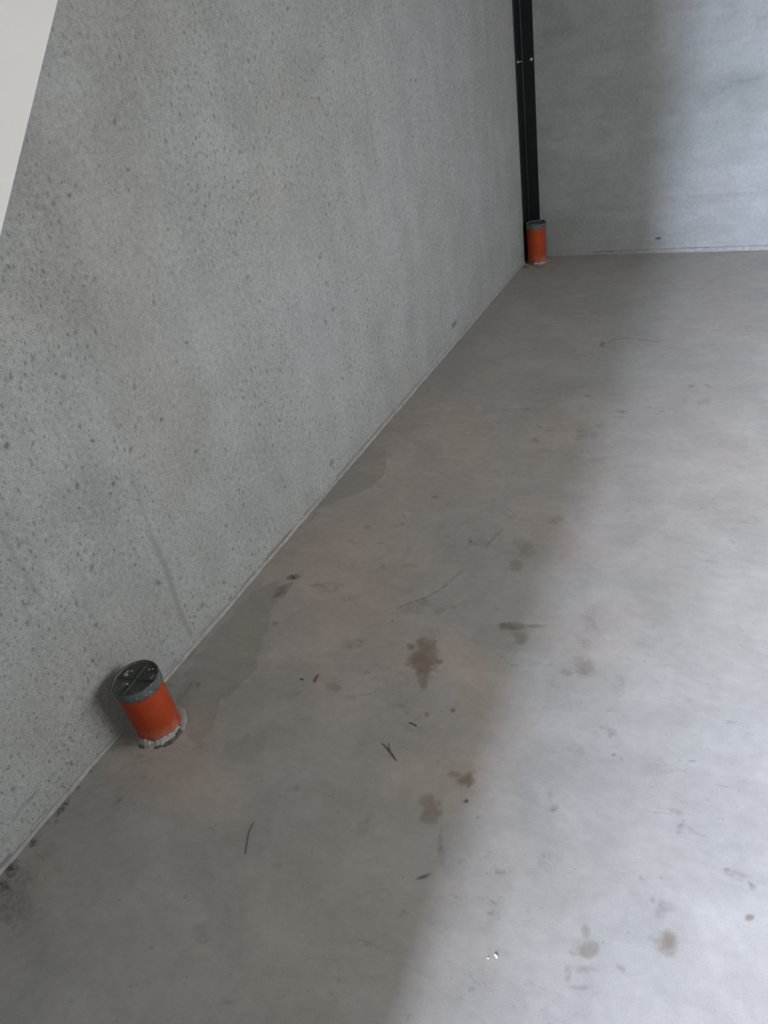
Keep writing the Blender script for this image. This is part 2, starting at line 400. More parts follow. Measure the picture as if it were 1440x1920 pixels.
WALL_CLOUDS = [
    (-3.581, 0.573, 0.0936, 0.0624, 2.45, 0.5),
    (-3.524, 0.611, 0.0797, 0.0505, 2.51, 0.4),
    (-3.479, 1.066, 0.0897, 0.0615, 2.97, 0.5),
    (-3.354, 0.985, 0.0899, 0.0455, 2.83, 0.4),
    (-3.393, 0.768, 0.0974, 0.0747, 2.71, 0.3),
    (-3.448, 1.121, 0.0765, 0.0404, 2.92, 0.35),
    (-3.318, 0.855, 0.0992, 0.0492, 2.75, 0.25),
    (-2.275, 1.337, 0.1358, 0.0981, -2.72, 0.2),
    (-1.184, 0.809, 0.5123, 0.2582, 2.96, 0.2),
    (-2.651, 1.459, 0.1135, 0.0445, -3.14, 0.3),
    (-2.293, 0.627, 0.1449, 0.1129, 1.1, 0.2),
    (-3.766, 0.689, 0.0449, 0.0359, 1.22, 0.4),
    (-3.648, 0.545, 0.0608, 0.0484, 2.24, -0.3),
    (-3.737, 0.475, 0.0658, 0.0536, 1.59, -0.25),
    (-2.759, 1.144, 0.1852, 0.077, 2.99, -0.2),
    (-3.05, 0.982, 0.1182, 0.0756, 2.95, -0.15),
]
BACK_DOTS = [
    (0.756, 0.082, 0.0175, 0.0075, 3.08, 0.95),
    (0.452, 0.656, 0.0411, 0.036, 2.64, 0.3),
    (0.654, 0.137, 0.0887, 0.0595, 3.03, 0.3),
    (0.272, 0.184, 0.0382, 0.0365, 2.68, 0.2),
    (0.52, 0.779, 0.112, 0.075, 2.93, 0.2),
    (0.214, 1.157, 0.0855, 0.0691, 2.78, 0.3),
    (0.734, 0.806, 0.1005, 0.0767, 1.87, 0.2),
    (0.745, 0.603, 0.0856, 0.0737, 2.48, 0.3),
    (0.796, 0.414, 0.11, 0.068, 1.71, 0.25),
    (1.099, 0.789, 0.1494, 0.0915, 2.89, 0.25),
    (0.898, 0.325, 0.2734, 0.022, 3.08, -0.25),
    (0.743, 0.103, 0.06, 0.0404, 1.7, 0.3),
]
BACK_LINES = [
    ([(0.3884, 0.014), (0.4604, 0.015)], 0.0028, 0.6),
    ([(0.4604, 0.015), (0.568, 0.0165), (0.7763, 0.0193)], 0.004, 0.9),
    ([(0.7763, 0.0193), (1.0313, 0.0232)], 0.0031, 0.8),
    ([(1.0313, 0.0232), (1.3254, 0.0237)], 0.0027, 0.5),
    ([(0.9604, 0.8378), (1.0947, 0.8316), (1.225, 0.8257)], 0.0036, 0.2),
    ([(0.8993, 0.3025), (1.2914, 0.2949)], 0.0039, 0.12),
]
WALL_RUST = [
    ([(-2.2062, 1.2044), (-2.1983, 1.1821), (-2.1758, 1.1508)], 0.0045, 0.8),
    ([(-3.7112, 0.8076), (-3.6968, 0.8041)], 0.0034, 0.6),
]


# ------------------------------------------------------------------ helpers
def vnoise(x, y, scale, seed):
    """smooth lattice noise in -1..1"""
    rng = np.random.RandomState(seed)
    T = rng.rand(256, 256)*2 - 1
    X = x*scale + 500.0; Y = y*scale + 500.0
    xi = np.floor(X).astype(int); yi = np.floor(Y).astype(int)
    fx = X - xi; fy = Y - yi
    fx = fx*fx*(3-2*fx); fy = fy*fy*(3-2*fy)
    g = lambda a, b: T[a % 256, b % 256]
    return ((g(xi, yi)*(1-fx) + g(xi+1, yi)*fx)*(1-fy) + (g(xi, yi+1)*(1-fx) + g(xi+1, yi+1)*fx)*fy)

def sstep(a, b, t):
    t = np.clip((t-a)/(b-a), 0, 1)
    return t*t*(3-2*t)

def paint_ellipses(M, u, v, du, dv, marks, soft=0.55):
    for (cu, cv, a, b, th, s) in marks:
        r = max(a, b)*2.2 + 0.03
        idx = np.nonzero((np.abs(u-cu) < r) & (np.abs(v-cv) < r))[0]
        if not len(idx): continue
        x = u[idx] + du[idx]*min(1.0, 22*b) - cu; y = v[idx] + dv[idx]*min(1.0, 22*b) - cv
        c, sn = math.cos(th), math.sin(th)
        d = np.hypot((x*c + y*sn)/a, (-x*sn + y*c)/b)
        m = (1 - sstep(1-soft, 1+soft*0.6, d))*abs(s)
        M[idx] = np.maximum(M[idx], m)

def paint_lines(M, u, v, du, dv, lines, wob=0.2):
    for pts, w, s in lines:
        for (x0, y0), (x1, y1) in zip(pts[:-1], pts[1:]):
            r = w*3 + 0.01
            idx = np.nonzero((u > min(x0, x1)-r) & (u < max(x0, x1)+r) & (v > min(y0, y1)-r) & (v < max(y0, y1)+r))[0]
            if not len(idx): continue
            x = u[idx] + du[idx]*wob; y = v[idx] + dv[idx]*wob
            L2 = (x1-x0)**2 + (y1-y0)**2 + 1e-12
            t = np.clip(((x-x0)*(x1-x0) + (y-y0)*(y1-y0))/L2, 0, 1)
            d = np.hypot(x - x0 - t*(x1-x0), y - y0 - t*(y1-y0))
            M[idx] = np.maximum(M[idx], (1-sstep(0.4*w, 1.5*w, d))*s)

def poly_mask(u, v, pts, soft):
    """soft inside mask of a polygon"""
    inside = np.zeros(len(u), bool); dist = np.full(len(u), 9.0)
    n = len(pts)
    for i in range(n):
        x0, y0 = pts[i]; x1, y1 = pts[(i+1) % n]
        if abs(y1-y0) > 1e-9:
            cr = ((y0 > v) != (y1 > v)) & (u < (x1-x0)*(v-y0)/(y1-y0) + x0)
            inside ^= cr
        L2 = (x1-x0)**2 + (y1-y0)**2 + 1e-12
        t = np.clip(((u-x0)*(x1-x0) + (v-y0)*(y1-y0))/L2, 0, 1)
        dist = np.minimum(dist, np.hypot(u-x0-t*(x1-x0), v-y0-t*(y1-y0)))
    sd = np.where(inside, dist, -dist)
    return sstep(-soft, soft, sd)

def steps(*segs):
    """grid lines: (start, end, step) runs joined"""
    out = []
    for a, b, s in segs:
        n = max(1, int(round(abs(b-a)/s)))
        out += list(np.linspace(a, b, n, endpoint=False))
    out.append(segs[-1][1])
    return np.array(out)

def link(name, me, mat, parent=None):
    o = bpy.data.objects.new(name, me); COL.objects.link(o)
    if mat: me.materials.append(mat)
    if parent is not None: o.parent = parent
    return o

def smooth(me, ang=None):
    me.polygons.foreach_set('use_smooth', [True]*len(me.polygons))
    if ang is not None: me.set_sharp_from_angle(angle=math.radians(ang))

def grid_surface(name, us, vs, place, marks, back, mat, flip=False):
    """a surface of the room: fine face towards the room, plain slab behind (back = 8 box corners)"""
    nu, nv = len(us), len(vs)
    Ug, Vg = np.meshgrid(us, vs, indexing='ij')
    u = Ug.ravel(); v = Vg.ravel()
    rgba, relief, *tone = marks(u, v)
    co = place(u, v, relief)
    i = (np.arange(nu-1)[:, None]*nv + np.arange(nv-1)[None, :]).ravel()
    quads = np.stack([i, i+nv, i+nv+1, i+1], 1)
    if flip: quads = quads[:, ::-1]
    n0 = len(co)
    co = np.vstack([co, np.array(back, float)])
    box = np.array([[4, 5, 6, 7], [0, 1, 5, 4], [1, 2, 6, 5], [2, 3, 7, 6], [3, 0, 4, 7]]) + n0
    quads = np.vstack([quads, box])
    me = bpy.data.meshes.new(name)
    me.vertices.add(len(co)); me.vertices.foreach_set('co', co.astype(np.float32).ravel())
    me.loops.add(quads.size); me.loops.foreach_set('vertex_index', quads.astype(np.int32).ravel())
    me.polygons.add(len(quads))
    me.polygons.foreach_set('loop_start', np.arange(0, quads.size, 4, dtype=np.int32))
    me.polygons.foreach_set('use_smooth', np.r_[np.ones(len(quads)-5, bool), np.zeros(5, bool)])
    me.update(calc_edges=True)
    at = me.attributes.new('marks', 'FLOAT_COLOR', 'POINT')
    col = np.zeros((len(co), 4), np.float32); col[:n0] = rgba
    at.data.foreach_set('color', col.ravel())
    if tone:
        ta = me.attributes.new('tone', 'FLOAT', 'POINT')
        ta.data.foreach_set('value', np.r_[tone[0], np.zeros(8)].astype(np.float32))
    o = link(name, me, mat)
    o['kind'] = 'structure'
    return o

def box_mesh(name, boxes):
    bm = bmesh.new()
    for (x0, x1, y0, y1, z0, z1) in boxes:
        m = Matrix.Translation(((x0+x1)/2, (y0+y1)/2, (z0+z1)/2)) @ Matrix.Diagonal((x1-x0, y1-y0, z1-z0, 1))
        bmesh.ops.create_cube(bm, size=1, matrix=m)
    me = bpy.data.meshes.new(name); bm.to_mesh(me); bm.free()
    return me

def lathe(name, prof, n=48, wob=None):
    """revolve (r, z) points; wob(angle, k) adds to the radius and height"""
    vs, fs = [], []
    m = len(prof)
    for i in range(n):
        a = 2*math.pi*i/n
        for k, (r, z) in enumerate(prof):
            dr, dz = wob(a, k) if wob else (0, 0)
            vs.append(((r+dr)*math.cos(a), (r+dr)*math.sin(a), z+dz))
    for i in range(n):
        j = (i+1) % n
        for k in range(m-1):
            fs.append((i*m+k, j*m+k, j*m+k+1, i*m+k+1))
    me = bpy.data.meshes.new(name); me.from_pydata(vs, [], fs); me.update()
    bm = bmesh.new(); bm.from_mesh(me)
    bmesh.ops.remove_doubles(bm, verts=bm.verts, dist=1e-5)
    bmesh.ops.recalc_face_normals(bm, faces=bm.faces)
    bm.to_mesh(me); bm.free()
    return me

# ------------------------------------------------------------------ materials
class NT:
    """small node-tree writer"""
    def __init__(self, name):
        self.mat = bpy.data.materials.new(name); self.mat.use_nodes = True
        self.t = self.mat.node_tree
        self.bsdf = self.t.nodes['Principled BSDF']
        tc = self.t.nodes.new('ShaderNodeTexCoord'); self.obj = tc.outputs['Object']
    def new(self, ty, **kw):
        n = self.t.nodes.new(ty)
        for k, v in kw.items(): setattr(n, k, v)
        return n
    def put(self, sock, v):
        if isinstance(v, bpy.types.NodeSocket): self.t.links.new(v, sock)
        elif isinstance(v, (tuple, list)) and len(v) == 3 and sock.type == 'RGBA': sock.default_value = (*v, 1)
        else: sock.default_value = v
    def math(self, op, a, b=0.0, c=0.0, clamp=False):
        n = self.new('ShaderNodeMath', operation=op, use_clamp=clamp)
        for i, v in enumerate((a, b, c)): self.put(n.inputs[i], v)
        return n.outputs[0]
    def scale(self, v):
        n = self.new('ShaderNodeMapping'); self.put(n.inputs['Vector'], self.obj); n.inputs['Scale'].default_value = v
        return n.outputs[0]
    def noise(self, scale, detail=3, rough=0.55, vec=None, dist=0.0):
        n = self.new('ShaderNodeTexNoise')
        self.put(n.inputs['Vector'], vec or self.obj); n.inputs['Scale'].default_value = scale
        n.inputs['Detail'].default_value = detail; n.inputs['Roughness'].default_value = rough; n.inputs['Distortion'].default_value = dist
        return n.outputs['Fac']
    def voronoi(self, scale, vec=None, feature='F1'):
        n = self.new('ShaderNodeTexVoronoi', feature=feature, voronoi_dimensions='2D')
        self.put(n.inputs['Vector'], vec or self.obj); n.inputs['Scale'].default_value = scale
        return n.outputs['Distance'], n.outputs['Color']
    def ramp(self, v, a, b, lo=0.0, hi=1.0):
        n = self.new('ShaderNodeMapRange', interpolation_type='SMOOTHSTEP')
        self.put(n.inputs['Value'], v)
        for k, x in zip(('From Min', 'From Max', 'To Min', 'To Max'), (a, b, lo, hi)): self.put(n.inputs[k], x)
        return n.outputs[0]
    def mix(self, f, a, b, blend='MIX'):
        n = self.new('ShaderNodeMix', data_type='RGBA', blend_type=blend)
        self.put(n.inputs['Factor'], f); self.put(n.inputs['A'], a) if False else None
        ins = [s for s in n.inputs if s.type == 'RGBA']
        self.put(ins[0], a); self.put(ins[1], b)
        return [s for s in n.outputs if s.type == 'RGBA'][0]
    def tint(self, col, f):
        """multiply a colour by a number"""
        n = self.new('ShaderNodeVectorMath', operation='SCALE')
        self.put(n.inputs[0], col); self.put(n.inputs['Scale'], f)
        return n.outputs[0]
    def attr(self, name):
        n = self.new('ShaderNodeAttribute', attribute_name=name)
        s = self.new('ShaderNodeSeparateColor'); self.put(s.inputs[0], n.outputs['Color'])
        return s.outputs[0], s.outputs[1], s.outputs[2], n.outputs['Alpha']
    def done(self, col, rough=0.8, spec=0.3, height=None, bump=0.2, dist=0.002, metal=0.0):
        b = self.bsdf
        self.put(b.inputs['Base Color'], col); self.put(b.inputs['Roughness'], rough)
        self.put(b.inputs['Specular IOR Level'], spec); self.put(b.inputs['Metallic'], metal)
        if height is not None:
            n = self.new('ShaderNodeBump'); n.inputs['Strength'].default_value = bump; n.inputs['Distance'].default_value = dist
            self.put(n.inputs['Height'], height); self.put(b.inputs['Normal'], n.outputs[0])
        return self.mat

def mat_floor():
    n = NT('smooth_screed')
    R, G, B, A = n.attr('marks')
    big = n.noise(1.1, 3, 0.5); mid = n.noise(5.5, 4, 0.6, dist=0.6)
    fine = n.noise(38, 4, 0.65); grain = n.noise(420, 2, 0.5)
    sweep = n.noise(9, 5, 0.6, vec=n.scale((0.55, 1.7, 1)), dist=1.2)
    tone = n.new('ShaderNodeAttribute', attribute_name='tone').outputs['Fac']
    col = n.mix(n.math('ADD', n.math('MULTIPLY', tone, 0.8), n.ramp(big, 0.35, 0.65, 0.0, 0.3), clamp=True), FLOOR_B, FLOOR_A)
    k = n.math('ADD', n.ramp(mid, 0.25, 0.75, 0.90, 1.09), n.ramp(sweep, 0.3, 0.72, -0.035, 0.03))
    k = n.math('ADD', k, n.ramp(fine, 0.3, 0.7, -0.045, 0.04))
    k = n.math('ADD', k, n.ramp(grain, 0.3, 0.7, -0.05, 0.05))
    # grey scuffs scattered over the screed
    sc = n.math('MULTIPLY', n.ramp(n.noise(21, 6, 0.72, vec=n.scale((0.8, 1.3, 1)), dist=0.8), 0.57, 0.72), n.ramp(n.noise(2.6, 2), 0.40, 0.60))
    k = n.math('SUBTRACT', k, n.math('MULTIPLY', sc, 0.30))
    # small dark specks
    d, c = n.voronoi(26); rs = n.new('ShaderNodeSeparateColor'); n.put(rs.inputs[0], c)
    sp = n.math('MULTIPLY', n.ramp(d, 0.035, 0.075, 1, 0), n.math('GREATER_THAN', rs.outputs[0], 0.93))
    k = n.math('SUBTRACT', k, n.math('MULTIPLY', sp, 0.2))
    col = n.tint(col, k)
    pk = n.ramp(n.noise(7, 3, 0.6), 0.55, 0.75, 0, 0.35)
    col = n.mix(pk, col, n.mix(1.0, col, (1.05, 0.97, 0.93), 'MULTIPLY'))
    # damp-looking filler patches, brown prints, dark smears, light rubs
    col = n.mix(B, col, n.mix(1.0, col, (0.84, 0.835, 0.815), 'MULTIPLY'))
    br = n.noise(60, 5, 0.7); br2 = n.noise(17, 4, 0.6)
    bm_ = n.math('ADD', n.math('MULTIPLY', R, 1.4), n.math('MULTIPLY', n.math('SUBTRACT', n.noise(95, 5, 0.75), 0.5), 1.7))
    bm_ = n.math('MULTIPLY', n.math('MULTIPLY', R, n.ramp(bm_, 0.02, 0.62)), n.ramp(br2, 0.3, 0.7, 0.8, 1.2), clamp=True)
    col = n.mix(bm_, col, n.mix(1.0, col, (0.45, 0.36, 0.27), 'MULTIPLY'))
    dk = n.math('MULTIPLY', G, n.ramp(br, 0.36, 0.62, 0.25, 1.1), clamp=True)
    col = n.mix(dk, col, n.mix(1.0, col, (0.26, 0.24, 0.23), 'MULTIPLY'))
    lt = n.math('MULTIPLY', A, n.ramp(fine, 0.3, 0.6))
    col = n.mix(lt, col, n.tint(col, 1.18))
    h = grain
    return n.done(col, n.ramp(mid, 0.3, 0.7, 0.52, 0.66), 0.3, h, 0.06, 0.001)

def mat_wall():
    n = NT('precast_concrete')
    R, G, B, A = n.attr('marks')
    big = n.noise(1.3, 3, 0.5); mid = n.noise(6, 5, 0.65)
    streak = n.noise(8, 4, 0.6, vec=n.scale((1, 1.0, 0.16)))
    fine = n.noise(70, 4, 0.7); grain = n.noise(330, 3, 0.7)
    col = n.mix(n.ramp(big, 0.35, 0.65), WALL_A, WALL_B)
    k = n.math('ADD', n.ramp(mid, 0.25, 0.75, 0.92, 1.07), n.ramp(streak, 0.3, 0.7, -0.045, 0.045))
    k = n.math('ADD', k, n.ramp(fine, 0.28, 0.72, -0.13, 0.13))
    k = n.math('ADD', k, n.ramp(grain, 0.28, 0.72, -0.22, 0.22))
    # air pores of three sizes
    tot = None
    patch = n.ramp(n.noise(1.7, 3, 0.6), 0.36, 0.56, 0.45, 1.0)
    for sc, r0, r1, th, depth in ((24, 0.06, 0.15, 0.55, 0.34), (46, 0.09, 0.22, 0.40, 0.32), (100, 0.12, 0.30, 0.30, 0.26)):
        wv = n.new('ShaderNodeVectorMath', operation='ADD')
        wn = n.new('ShaderNodeTexNoise'); wn.inputs['Scale'].default_value = sc*2.2; n.put(wn.inputs['Vector'], n.obj)
        ws = n.new('ShaderNodeVectorMath', operation='SCALE'); n.put(ws.inputs[0], wn.outputs['Color']); ws.inputs['Scale'].default_value = 0.35/sc
        n.put(wv.inputs[0], n.scale((0.6, 1.2, 0.75))); n.put(wv.inputs[1], ws.outputs[0])
        sx = n.new('ShaderNodeSeparateXYZ'); n.put(sx.inputs[0], wv.outputs[0])
        cx = n.new('ShaderNodeCombineXYZ'); n.put(cx.inputs[0], sx.outputs[1]); n.put(cx.inputs[1], sx.outputs[2])
        d, c = n.voronoi(sc, cx.outputs[0]); rs = n.new('ShaderNodeSeparateColor'); n.put(rs.inputs[0], c)
        keep = n.ramp(rs.outputs[0], th, 1.0)
        p = n.math('MULTIPLY', n.ramp(d, r0, r1, 1, 0), n.math('MULTIPLY', keep, depth*1.3))
        p = n.math('MULTIPLY', p, patch)
        tot = p if tot is None else n.math('MAXIMUM', tot, p)
    pit = n.math('MULTIPLY', R, n.ramp(fine, 0.3, 0.6, 0.55, 1.0))
    dark = n.math('MAXIMUM', tot, n.math('MULTIPLY', pit, 0.58))
    k = n.math('MULTIPLY', k, n.math('SUBTRACT', 1.0, dark))
    spk = n.ramp(n.noise(150, 3, 0.7), 0.50, 0.68)
    k = n.math('MULTIPLY', k, n.math('SUBTRACT', 1.0, n.math('MULTIPLY', n.math('MULTIPLY', G, 1.0), n.math('ADD', 0.10, n.math('MULTIPLY', spk, 0.30)))))
    k = n.math('MULTIPLY', k, n.math('ADD', 1.0, n.math('MULTIPLY', B, 0.25)))
    col = n.tint(col, k)
    col = n.mix(n.math('MULTIPLY', A, 0.5), col, n.mix(1.0, col, (0.72, 0.64, 0.48), 'MULTIPLY'))
    h = n.math('MULTIPLY', grain, 0.35)
    return n.done(col, 0.82, 0.22, h, 0.35, 0.002)

def mat_back():
    n = NT('trowelled_concrete')
    R, G, B, A = n.attr('marks')
    big = n.noise(1.9, 4, 0.55); mid = n.noise(7, 5, 0.65, vec=n.scale((0.8, 1, 1.3)), dist=0.5)
    band = n.noise(3.5, 4, 0.6, vec=n.scale((0.25, 1, 1.6)))
    fine = n.noise(55, 4, 0.7); grain = n.noise(260, 3, 0.6)
    k = n.math('ADD', n.ramp(mid, 0.25, 0.75, 0.90, 1.09), n.ramp(band, 0.3, 0.7, -0.06, 0.06))
    k = n.math('ADD', k, n.ramp(fine, 0.28, 0.72, -0.07, 0.07))
    k = n.math('ADD', k, n.ramp(grain, 0.25, 0.75, -0.06, 0.06))
    k = n.math('MULTIPLY', k, n.math('SUBTRACT', 1.0, n.math('MULTIPLY', R, 0.75)))
    k = n.math('MULTIPLY', k, n.math('SUBTRACT', 1.0, n.math('MULTIPLY', G, 0.35)))
    k = n.math('MULTIPLY', k, n.math('ADD', 1.0, n.math('MULTIPLY', B, 0.25)))
    col = n.tint(n.mix(n.ramp(big, 0.35, 0.65), BACK_A, BACK_B), k)
    return n.done(col, 0.75, 0.25, grain, 0.1, 0.001)

def mat_plain(name, col, var=0.08, rough=0.75, sc=12.0, spec=0.3, bump=0.15, metal=0.0):
    n = NT(name)
    a = n.noise(sc, 4, 0.6); b = n.noise(sc*14, 2, 0.6)
    k = n.math('ADD', n.ramp(a, 0.25, 0.75, 1-var, 1+var), n.ramp(b, 0.3, 0.7, -var*0.5, var*0.5))
    return n.done(n.tint(col, k), rough, spec, b, bump, 0.001, metal)

FLOOR_A, FLOOR_B = (0.415, 0.350, 0.308), (0.327, 0.320, 0.298)
WALL_A, WALL_B = (0.325, 0.325, 0.312), (0.335, 0.345, 0.337)
BACK_A, BACK_B = (0.300, 0.315, 0.303), (0.335, 0.345, 0.338)

def mat_pipe():
    n = NT('orange_brown_pvc')
    a = n.noise(22, 4, 0.6); f = n.noise(150, 4, 0.7)
    col = n.mix(n.ramp(a, 0.3, 0.7), (0.33, 0.046, 0.014), (0.39, 0.058, 0.018))
    sp = n.new('ShaderNodeSeparateXYZ'); n.put(sp.inputs[0], n.obj)
    # cement haze on the lowest part and a few dry splashes
    haze = n.math('MULTIPLY', n.ramp(n.math('ADD', sp.outputs[2], n.math('MULTIPLY', n.noise(14, 3), 0.05)), 0.055, 0.085, 1, 0), n.ramp(n.noise(30, 4, 0.7), 0.40, 0.62))
    col = n.mix(n.math('MULTIPLY', haze, 0.30), col, (0.46, 0.27, 0.23))
    col = n.mix(n.ramp(f, 0.66, 0.74, 0, 0.7), col, (0.60, 0.42, 0.34))
    col = n.mix(n.ramp(n.noise(45, 4, 0.7), 0.62, 0.75, 0, 0.5), col, (0.16, 0.035, 0.015))
    return n.done(col, n.ramp(a, 0.3, 0.7, 0.5, 0.62), 0.22, f, 0.08, 0.001)

def mat_cap():
    n = NT('grey_plastic_cap')
    a = n.noise(30, 4, 0.6); f = n.noise(170, 5, 0.75)
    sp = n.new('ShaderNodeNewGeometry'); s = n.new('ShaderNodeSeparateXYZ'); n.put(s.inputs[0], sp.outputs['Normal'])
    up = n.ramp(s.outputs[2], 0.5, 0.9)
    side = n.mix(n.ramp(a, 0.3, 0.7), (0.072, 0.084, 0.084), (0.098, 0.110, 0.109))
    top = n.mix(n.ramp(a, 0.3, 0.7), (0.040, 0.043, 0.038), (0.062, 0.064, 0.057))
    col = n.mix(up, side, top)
    # dried cement smears on the lid
    sm = n.math('MULTIPLY', n.ramp(n.noise(38, 6, 0.75, dist=1.5), 0.53, 0.66), n.ramp(n.noise(15, 3), 0.40, 0.55))
    col = n.mix(n.math('MULTIPLY', sm, 0.75), col, (0.36, 0.36, 0.33))
    col = n.mix(n.ramp(f, 0.68, 0.76, 0, 0.5), col, (0.40, 0.40, 0.37))
    return n.done(col, 0.6, 0.35, f, 0.1, 0.001)

M = {
    'floor': mat_floor(), 'wall': mat_wall(), 'back': mat_back(), 'pipe': mat_pipe(), 'cap': mat_cap(),
    'ceiling': mat_plain('raw_concrete_ceiling', (0.34, 0.335, 0.32)),
    'bounce_cut': mat_plain('dark_bounce_cut', (0.07, 0.072, 0.075), 0.08, 0.5, 4),  # dark finish given to the unseen door wall to cut bounced light
    'paving': mat_plain('pale_outdoor_paving', (0.46, 0.42, 0.37), 0.1, 0.85, 3),
    'joint': mat_plain('joint_mortar', (0.325, 0.312, 0.295), 0.16, 0.85, 40),
    'mortar': mat_plain('pale_mortar', (0.36, 0.345, 0.31), 0.35, 0.9, 60, bump=0.6),
    'grout': mat_plain('dark_grout', (0.115, 0.112, 0.105), 0.4, 0.9, 60, bump=0.6),
    'steel': mat_plain('black_coated_steel', (0.0075, 0.0085, 0.0105), 0.2, 0.42, 30, 0.35, 0.03),
    'zinc': mat_plain('zinc_plated_steel', (0.62, 0.63, 0.65), 0.06, 0.3, 60, 0.5, 0.05, 1.0),
    'white': mat_plain('white_paint', (0.80, 0.79, 0.745), 0.015, 0.45, 3, 0.35, 0.03),
    'chip': mat_plain('white_plaster', (0.86, 0.86, 0.83), 0.05, 0.7, 200),
    'wood': mat_plain('red_brown_bark', (0.11, 0.055, 0.045), 0.25, 0.8, 200),
    'twig': mat_plain('grey_brown_twig', (0.13, 0.118, 0.10), 0.25, 0.85, 200),
}

# ------------------------------------------------------------------ the room
def floor_marks(u, v):
    du = vnoise(u, v, 34, 1)*0.016 + vnoise(u, v, 90, 2)*0.011
    dv = vnoise(u, v, 34, 3)*0.016 + vnoise(u, v, 90, 4)*0.011
    r = np.zeros(len(u)); g = r.copy(); b = r.copy(); a = r.copy(); rel = r.copy()
    paint_ellipses(r, u, v, du, dv, FLOOR_BROWN, 0.62)
    paint_ellipses(g, u, v, du, dv, FLOOR_DARK)
    paint_lines(g, u, v, du*0.6, dv*0.6, FLOOR_LINES)
    paint_ellipses(a, u, v, du, dv, FLOOR_LIGHT)
    for pts, s in FLOOR_PATCHES:
        soft = 0.006 if s > 0.6 else 0.05
        b = np.maximum(b, poly_mask(u+du*0.6, v+dv*0.6, pts, soft)*s)
    paint_lines(rel, u, v, du, dv, FLOOR_RIDGES)
    paint_lines(a, u, v, du, dv, FLOOR_RIDGES)
    tone = np.zeros(len(u))                       # brownish tinge of the screed, its own cloudy shapes
    n1 = vnoise(u, v, 3.2, 5)*0.10 + vnoise(u, v, 9, 6)*0.05; n2 = vnoise(u, v, 3.2, 7)*0.10 + vnoise(u, v, 9, 8)*0.05
    paint_ellipses(tone, u, v, n1, n2, FLOOR_TONE, 0.9)
    return np.stack([r, g, b, a*0.6], 1), rel*0.0012, tone
grid_surface('floor', steps((0, 1.75, 0.0042), (1.75, ROOM_X, 0.15)), steps((ROOM_Y-2.2, -4.5, 0.1), (-4.5, -3.0, 0.0035), (-3.0, 0, 0.0075)),
             lambda u, v, r: np.stack([u, v, r], 1), floor_marks,
             [(0, 0, 0), (ROOM_X, 0, 0), (ROOM_X, ROOM_Y-2.2, 0), (0, ROOM_Y-2.2, 0), (0, 0, -.2), (ROOM_X, 0, -.2), (ROOM_X, ROOM_Y-2.2, -.2), (0, ROOM_Y-2.2, -.2)], M['floor'])

def wall_marks(u, v):
    du = vnoise(u, v, 60, 11)*0.004 + vnoise(u, v, 150, 12)*0.003
    dv = vnoise(u, v, 60, 13)*0.004 + vnoise(u, v, 150, 14)*0.003
    r = np.zeros(len(u)); g = r.copy(); b = r.copy(); a = r.copy()
    paint_ellipses(r, u, v, du, dv, WALL_PITS)
    rel = -r*0.0022
    paint_lines(r, u, v, du, dv, WALL_LINES)
    paint_lines(a, u, v, du, dv, WALL_RUST)
    paint_ellipses(g, u, v, du*6, dv*6, [c for c in WALL_CLOUDS if c[5] > 0], 0.9)
    paint_ellipses(b, u, v, du*6, dv*6, [c for c in WALL_CLOUDS if c[5] < 0], 0.9)
    return np.stack([r, g, b, a], 1), rel
grid_surface('wall_left', steps((ROOM_Y, -4.35, 0.08), (-4.35, -2.4, 0.0042), (-2.4, 0, 0.0085)), steps((0, 1.65, 0.0042), (1.65, ROOM_Z, 0.1)),
             lambda u, v, r: np.stack([r, u, v], 1), wall_marks,
             [(0, ROOM_Y, 0), (0, 0, 0), (0, 0, ROOM_Z), (0, ROOM_Y, ROOM_Z), (-.2, ROOM_Y, 0), (-.2, 0, 0), (-.2, 0, ROOM_Z), (-.2, ROOM_Y, ROOM_Z)], M['wall'])

def back_marks(u, v):
    du = vnoise(u, v, 40, 21)*0.004; dv = vnoise(u, v, 40, 22)*0.002
    r = np.zeros(len(u)); g = r.copy(); b = r.copy()
    paint_ellipses(r, u, v, du, dv, [c for c in BACK_DOTS if c[5] > .6])
    paint_lines(r, u, v, du, dv, BACK_LINES)
    paint_ellipses(g, u, v, du*8, dv*8, [c for c in BACK_DOTS if 0 < c[5] <= .6], 0.95)
    paint_ellipses(b, u, v, du*8, dv*8, [c for c in BACK_DOTS if c[5] < 0], 0.95)
    return np.stack([r, g, b, b*0], 1), r*0
grid_surface('wall_back', steps((0, 1.45, 0.006), (1.45, ROOM_X, 0.15)), steps((0, .12, 0.003), (.12, 1.4, 0.01), (1.4, ROOM_Z, 0.1)),
             lambda u, v, r: np.stack([u, -r, v], 1), back_marks,
             [(0, 0, 0), (ROOM_X, 0, 0), (ROOM_X, 0, ROOM_Z), (0, 0, ROOM_Z), (0, .2, 0), (ROOM_X, .2, 0), (ROOM_X, .2, ROOM_Z), (0, .2, ROOM_Z)], M['back'])

def struct(name, me, mat):
    o = link(name, me, mat); o['kind'] = 'structure'; return o
struct('ground', box_mesh('ground', [(-14, 18, -30, ROOM_Y-2.2, -.2, -.01), (ROOM_X+.2, 18, ROOM_Y-2.2, 8, -.2, -.01)]), M['paving'])
